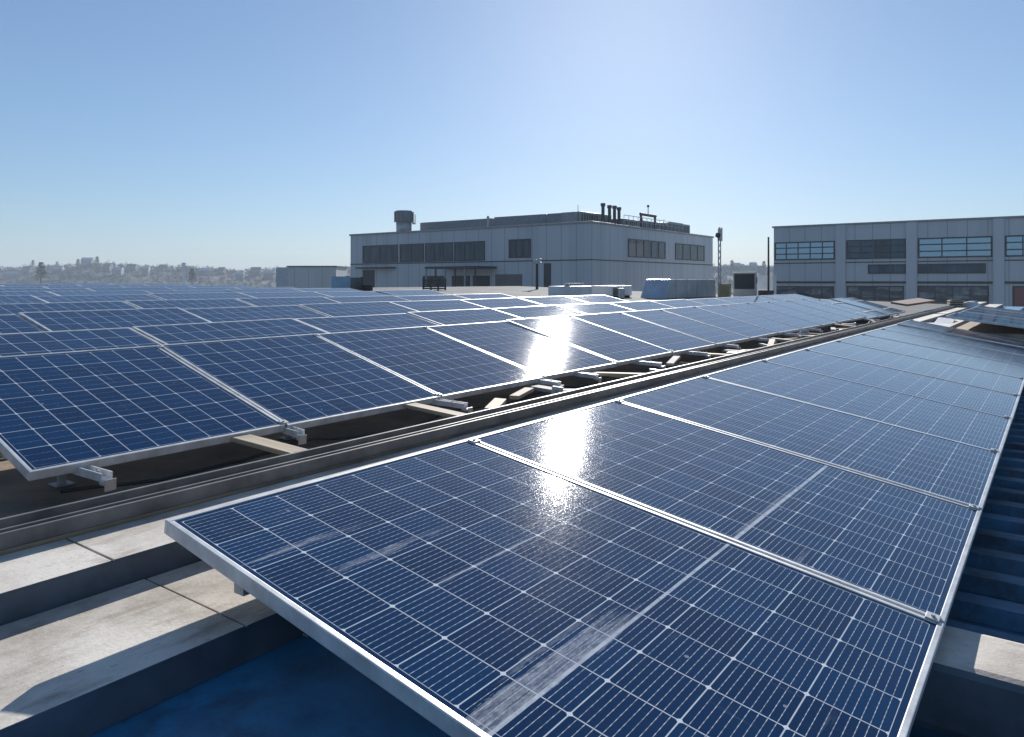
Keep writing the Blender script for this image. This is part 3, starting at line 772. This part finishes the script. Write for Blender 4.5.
# grille faces the camera side (near end)
m = MB()
for k in range(9): m.box(-.02, .004, .10, dp * .92, h * .35 + k * h * .062, h * .35 + (k + .6) * h * .062)
m.box(-.012, .002, .08, dp * .94, h * .33, h * .93); m.build('grille', M_dark, r_)
m = MB(); m.box(ln * .1, ln * .3, -.03, 0, h * .55, h * .8); m.build('control_box', M_dark, r_)
deck_box('equipment_cabinet', 757, 773, 275.5, 10.6, .9, M_whitebox, 'white equipment cabinet beside the cream condenser', 'cabinet')
deck_box('equipment_cabinet', 758, 774, 290, 9.6, .6, M_dark, 'low dark cabinet in front of the white cabinet', 'cabinet')
deck_box('equipment_cabinet', 721, 729, 284, 10.4, .4, plain('ochre_box', (.36, .27, .12), .6), 'small ochre box left of the cream condenser', 'box')
deck_box('water_tank', 336, 346, 276.5, 21.6, .8, M_turq, 'pale blue tank at the left foot of the office building', 'tank')
deck_box('waste_container', 347, 361, 277.5, 21.4, .9, M_trim, 'dark blue-grey container beside the pale blue tank', 'container')
deck_box('equipment_cabinet', 361, 373, 284.5, 21.0, .6, M_dark, 'low dark cabinet with pipes before the office door', 'cabinet')
# railing of dark slats on the roof edge
a, Ya = deck(424, 20.5); b, Yb = deck(446, 20.5)
root = thing('slatted_fence', a, ROT, 'dark slatted fence at the roof edge left of the porch', 'fence'); ln = (b - a).dot(V)
for k in range(5): m = MB(); m.box(0, ln, -.015, .015, .05 + k * .085, .11 + k * .085); m.build('slat', M_dark, root)
for k in range(4): m = MB(); m.box(ln * k / 3 - .03, ln * k / 3 + .03, .015, .06, 0, .5); m.build('post', M_dark, root)
# floodlight post in front of the office
c, Yc = deck(537, 20.0)
root = thing('floodlight_post', c, ROT, 'dark post with flat floodlight head before the office wall', 'light post'); h = zof(262, Yc) - c.z
m = MB(); m.tube((0, 0, 0), (0, 0, h), .07, .06, 10); m.build('pole', M_dark, root)
m = MB(); m.box(-.10, .10, -.2, .2, h - .08, h, 0, None, .02); m.build('bracket', M_steel, root)
m = MB(); m.box(-.04, .04, -.24, -.02, h, h + .16, 0, None, .02); m.box(-.04, .04, .02, .22, h - .03, h + .12, 0, None, .02); m.build('lamp_head', M_steel, root)
# antenna mast and thin pole
c, Yc = deck(719.5, 11.0)
root = thing('antenna_mast', c, ROT, 'tall grey lattice antenna mast right of the office building', 'antenna mast'); h = zof(228.5, Yc) - c.z
for dx in (-.12, .12):
    m = MB(); m.tube((dx, 0, 0), (dx, 0, h), .028, .022, 8); m.build('leg', M_steel, root)
m = MB()
for k in range(9): m.tube((-.12 if k % 2 else .12, 0, .2 + k * (h - .5) / 9), (.12 if k % 2 else -.12, 0, .2 + (k + 1) * (h - .5) / 9), .018, None, 5)
m.build('bracing', M_steel, root)
for dx in (-.12, .12):
    m = MB(); m.box(dx - .035, dx + .035, -.07, -.03, h - .5, h + .05, 0, None, .01); m.build('antenna_panel', M_steel, root)
m = MB(); m.tube((-.12, 0, h - .6), (-.45, -.1, h - .35), .02, None, 5); m.tube((-.45, -.1, h - .35), (-.5, -.14, h - .25), .10, .10, 10); m.build('floodlight', M_dark, root)
c, Yc = deck(768.5, 9.5); m = MB(); m.tube((0, 0, 0), (0, 0, zof(237, Yc) - c.z), .045, .035, 8); m.box(-.1, .1, -.1, .1, 0, .03)
o = m.build('pole', M_dark); o.location = c; tag(o, 'thin dark pole standing just left of the factory building', 'pole')
# stacked sheets, white bag, brown board and pale boards at the far right of the roof
def deck2(px, py, z):
    t = z / ray(px, py).z; return ray(px, py) * t
c = deck2(956, 311, -.90); root = thing('pallet_stack', c, ROT + .3, 'stack of striped pallets at the far right end of the gutter', 'pallet stack')
for k in range(5):
    m = MB(); m.box(-.2, .2, -.2, .2, k * .07, k * .07 + .035, 0, None, .005); m.build('pallet', M_wood, root)
    m = MB(); m.box(-.15, .15, -.15, .15, k * .07 + .036, k * .07 + .069); m.build('spacer', M_dark, root)
def lump(name, c, r, sx, sy, sz, mat, label, cat, seed):
    rnd = random.Random(seed); bm = bmesh.new(); bmesh.ops.create_icosphere(bm, subdivisions=3, radius=1)
    ph = [rnd.uniform(0, 6) for _ in range(6)]
    for q in bm.verts:
        n = 1 + .13 * math.sin(4 * q.co.x + ph[0]) * math.sin(3 * q.co.y + ph[1]) + .10 * math.sin(7 * q.co.y + 5 * q.co.z + ph[2])
        q.co = Vector((q.co.x * n * sx * r, q.co.y * n * sy * r, max(q.co.z * n, -.35) * sz * r + .35 * sz * r))
    m = MB(); m.add_bm(bm); bm.free(); o = m.build(name, mat, None, None, True); o.location = c; return tag(o, label, cat)
lump('sack', deck2(972, 311, -.90), .26, 1, .8, .8, M_whitebox, 'white full sack beside the striped pallet stack', 'sack', 3)
m = MB(); m.box(-.45, .45, -.25, .25, 0, .05, 0, None, .006); o = m.build('board', plain('red_brown_board', (.24, .14, .11), .7)); o.location = deck2(913, 303, -.55); o.rotation_euler = (.1, -.1, ROT - .6)
tag(o, 'red-brown board lying at the far end of the second panel row', 'board')
for i, (px, py, L_, yaw) in enumerate(((930, 327, 1.1, .2), (915, 332, .8, -.3), (945, 322, 1.3, .05), (905, 318, .8, .4))):
    c = deck2(px, py, -.86); m = MB(); m.box(-L_ / 2, L_ / 2, -.16, .16, 0, .03, 0, None, .004); o = m.build('insulation_board', M_whitebox); o.location = c; o.rotation_euler = (random.uniform(-.06, .06), random.uniform(-.06, .06), ROT + yaw)
    tag(o, f'white insulation board, {["second nearest", "nearest", "farthest", "third nearest"][i]} of four past the nearest row', 'board', 'white boards past the nearest row')

# grey shed on the far left
hill_Y = 120.0
c = at_Y(336, 118.0); c.z = GZ
root = thing('shed', c, R(180), 'flat-roofed grey shed in the distance left of the office building', 'shed')
wd = (336 - 288) / F * 118; hh = zof(267, 118) - GZ
m = MB(); m.box(0, wd, -8, 0, 0, hh); m.build('wall', facade_mat('shed_cladding', (.34, .37, .38), (.42, .45, .46), 2.2), root)
m = MB(); m.box(-.2, wd + .2, -8.2, .2, hh, hh + .2); m.build('roof', M_trim, root)
m = MB(); m.box(wd + .003, wd + 1.9, -5, .0, 0, hh - .05); m.build('annex', plain('annex_wall', (.36, .40, .44), .6), root)

# ------------------------------------------------------------------ ground, hills, woods and houses
def ground_mat():
    b = NB('ground_earth'); tc = b.n('ShaderNodeTexCoord').outputs['Object']
    n = b.ramp(b.noise(tc, .02, 8, .6), .35, .7)
    b.set(Base_Color=b.mix(n, c4(.075, .085, .085), c4(.13, .135, .13)), Roughness=.9); return b.mat
m = MB(); S = 1150; N = 8
m.quad((-S, -S, GZ - .05), (S, -S, GZ - .05), (S, S, GZ - .05), (-S, S, GZ - .05))
tag(m.build('ground', ground_mat()), kind='structure')
def hill_mat():
    b = NB('hill_scrub'); tc = b.n('ShaderNodeTexCoord').outputs['Object']
    n = b.ramp(b.noise(tc, .045, 8, .65), .38, .66)
    col = b.mix(n, c4(.02, .028, .034), c4(.055, .060, .066))
    s_ = b.ramp(b.noise(tc, .16, 5, .6), .6, .7)
    col = b.mix(b.m('MULTIPLY', s_, .6), col, c4(.36, .36, .35))
    b.set(Base_Color=col, Roughness=.95, Normal=b.bump(b.noise(tc, .3, 5), .8, 1.0)); return b.mat
def skyline(px):                          # ridge row in the photograph's terms, as a height profile over bearing
    y = 268.0 + 1.1 * math.sin(px * .031) + .9 * math.sin(px * .083 + 1)
    y -= 4.2 * math.exp(-((px - 85) / 28.0) ** 2)
    if px > 120: y += min(3.0, (px - 120) * .014)
    if px > 640: y -= 3.0 * math.exp(-((px - 745) / 40.0) ** 2)
    return y
HY0, HY1 = 430.0, 560.0
m = MB(); NX, NY = 220, 16
def hillpt(i, j):
    px = -700 + 2500 * i / NX; t = j / (NY - 1); Y = HY0 + (HY1 - HY0) * t
    rid = zof(skyline(px) + 1.2, HY1)
    z = GZ - .5 + (rid - GZ + .5) * (t ** .8)
    z += (1 - t) * t * 5 * math.sin(i * .7 + j) * .6
    P = ray(px) * Y; return Vector((P.x, P.y, z))
for i in range(NX):
    for j in range(NY - 1): m.quad(hillpt(i, j), hillpt(i + 1, j), hillpt(i + 1, j + 1), hillpt(i, j + 1))
for i in range(NX):
    a, b_ = hillpt(i, NY - 1), hillpt(i + 1, NY - 1); m.quad(a, b_, b_ + Vector((0, 60, -30)), a + Vector((0, 60, -30)))
tag(m.build('hill', hill_mat(), None, None, True), kind='structure')
def leaf_mat(name, lo, hi, sc_=.12):
    b = NB(name); tc = b.n('ShaderNodeTexCoord').outputs['Object']
    col = b.mix(b.ramp(b.noise(tc, sc_, 4), .35, .65), c4(*lo), c4(*hi)); b.set(Base_Color=col, Roughness=.9); return b.mat
M_leaf = leaf_mat('winter_woodland', (.014, .020, .024), (.045, .050, .052))
M_leaf2 = leaf_mat('dark_tree_foliage', (.018, .030, .018), (.05, .065, .035), .6)
M_bark = plain('bark', (.10, .08, .06), .9)
def crown(m, c, r, h, n, rnd, lf):
    for _ in range(n):
        t = rnd.random() ** .7; a = rnd.uniform(0, 2 * PI); rr = r * math.sqrt(rnd.random()) * (1.05 - .75 * t)
        q = Vector((c.x + rr * math.cos(a), c.y + rr * math.sin(a), c.z + h * t))
        s_ = lf * rnd.uniform(.5, 1.3)
        d = [Vector((rnd.uniform(-1, 1), rnd.uniform(-1, 1), rnd.uniform(-.8, .8))) * s_ for _ in range(3)]
        m.tri(q + d[0], q + d[1], q + d[2])
rnd = random.Random(5); m = MB()
for k in range(3600):
    t = rnd.random() ** .8
    if rnd.random() < .33: t = rnd.uniform(.9, 1.0)
    px = rnd.uniform(-120, 420) if rnd.random() < .75 else rnd.uniform(690, 800)
    Y = HY0 + (HY1 - HY0) * t; rid = zof(skyline(px) + 1.2, HY1); z = GZ - .5 + (rid - GZ + .5) * (t ** .8)
    P = ray(px) * Y; P.z = z - .4
    hh_ = rnd.uniform(2.0, 4.2) * (1 if rnd.random() < .93 else 1.4)
    crown(m, P, rnd.uniform(1.1, 2.6), hh_, 30, rnd, .55)
tag(m.build('woodland', M_leaf), 'bare winter woodland covering the hazy ridge behind the roof', 'woodland', None, 'stuff')
# houses on the ridge
M_hw = plain('pale_house_wall', (.25, .26, .28), .8); M_hr = plain('house_roof', (.16, .13, .12), .8); M_hr2 = plain('snowy_house_roof', (.42, .44, .47), .8)
hpx = [(12, .55), (28, .8), (58, .75), (66, .5), (88, .97), (108, .8), (118, .6), (132, .85), (146, .7), (163, .85), (205, .7), (222, .85), (240, .6), (256, .8), (270, .65), (727, .75), (736, .9), (745, .7), (753, .92), (762, .8)]
for k, (px, t) in enumerate(hpx):
    Y = HY0 + (HY1 - HY0) * t; rid = zof(skyline(px) + 1.2, HY1); z = GZ - .5 + (rid - GZ + .5) * (t ** .8)
    P = ray(px) * Y; P.z = z
    wd, dp, hh_ = rnd.uniform(4, 7), 6, rnd.uniform(2.6, 4.2)
    if px == 88: wd, hh_ = 7.5, 5.0
    lab = f'tiny pale house on the hazy ridge, {ORD[k+1]} from the left' if px < 300 else f'tiny pale house on the ridge between the buildings, {ORD[k-14]} from the left'
    if px == 88: lab = 'largest house crowning the hump of the hazy ridge'
    root = thing('house', P, rnd.uniform(-.3, .3), lab, 'house', 'houses on the far ridge')
    q = MB(); q.box(-wd / 2, wd / 2, -dp / 2, dp / 2, -2, hh_); q.build('wall', M_hw, root)
    q = MB(); r0 = hh_ + 2.0
    a0, a1, b0, b1 = Vector((-wd / 2 - .3, -dp / 2 - .3, hh_)), Vector((wd / 2 + .3, -dp / 2 - .3, hh_)), Vector((-wd / 2 - .3, dp / 2 + .3, hh_)), Vector((wd / 2 + .3, dp / 2 + .3, hh_))
    e0, e1 = Vector((-wd / 2 - .3, 0, r0)), Vector((wd / 2 + .3, 0, r0))
    q.quad(a0, a1, e1, e0); q.quad(b1, b0, e0, e1); q.tri(a0, e0, b0); q.tri(a1, b1, e1); q.quad(a0, b0, b1, a1)
    q.build('roof', M_hr2 if k % 2 == 0 else M_hr, root)
# single trees that stand out
tl = [(41, 300, 262, 280, 'dark tall tree standing below the ridge at far left'), (78, 500, 259, 268, 'dark round tree left of the house on the ridge hump'),
      (97, 505, 256.5, 267, 'tall dark tree beside the house on the ridge hump'), (192, 300, 268, 281, 'dark bushy tree right of the pale mast'),
      (33, 540, 260, 268, 'dark tree on the skyline at far left'), (57, 540, 261.5, 268, 'small dark tree on the skyline left of the hump'),
      (732, 520, 260, 270, 'dark tree on the ridge right of the antenna mast'), (764, 500, 261, 271, 'dark tree on the ridge beside the thin pole')]
for px, Y, yt, yb, lab in tl:
    P = ray(px) * Y; P.z = zof(yb, Y); h = zof(yt, Y) - P.z
    root = thing('tree', P, 0, lab, 'tree', 'single trees on the far ridge')
    q = MB(); q.tube((0, 0, -2.5), (0, 0, h * .6), h * .05, h * .02, 7)
    for a in range(5): q.tube((0, 0, h * (.25 + .06 * a)), (h * .2 * math.cos(a * 1.3), h * .2 * math.sin(a * 1.3), h * (.5 + .06 * a)), h * .018, h * .006, 5)
    q.build('trunk', M_bark, root)
    q = MB(); crown(q, Vector((0, 0, -h * .1)), h * .36, h * 1.08, 700, rnd, h * .06); q.build('crown', M_leaf2, root)
# pale mast between trees
c = ray(184) * 290; c.z = GZ
root = thing('mast', c, 0, 'slim pale mast rising in front of the hazy ridge', 'mast'); h = zof(263, 290) - GZ
m = MB(); m.tube((0, 0, 0), (0, 0, h), .5, .35, 10); m.build('pole', M_whitebox, root)
m = MB(); m.box(-.8, .8, -.4, .4, h - 1.2, h + .1); m.build('head', M_whitebox, root)

# ------------------------------------------------------------------ haze
hz = NB('haze_air'); hz.nt.nodes.remove(hz.bs)
pv = hz.n('ShaderNodeVolumePrincipled'); pv.inputs['Density'].default_value = .0007; pv.inputs['Color'].default_value = c4(.74, .86, 1.0); pv.inputs['Anisotropy'].default_value = .0
hz.nt.links.new(pv.outputs[0], hz.nt.nodes['Material Output'].inputs['Volume'])
m = MB(); m.box(-1200, 1200, -1200, 1200, GZ - 1.3, 27)
tag(m.build('haze', hz.mat), 'thin pale blue haze filling the air', 'haze', None, 'stuff')
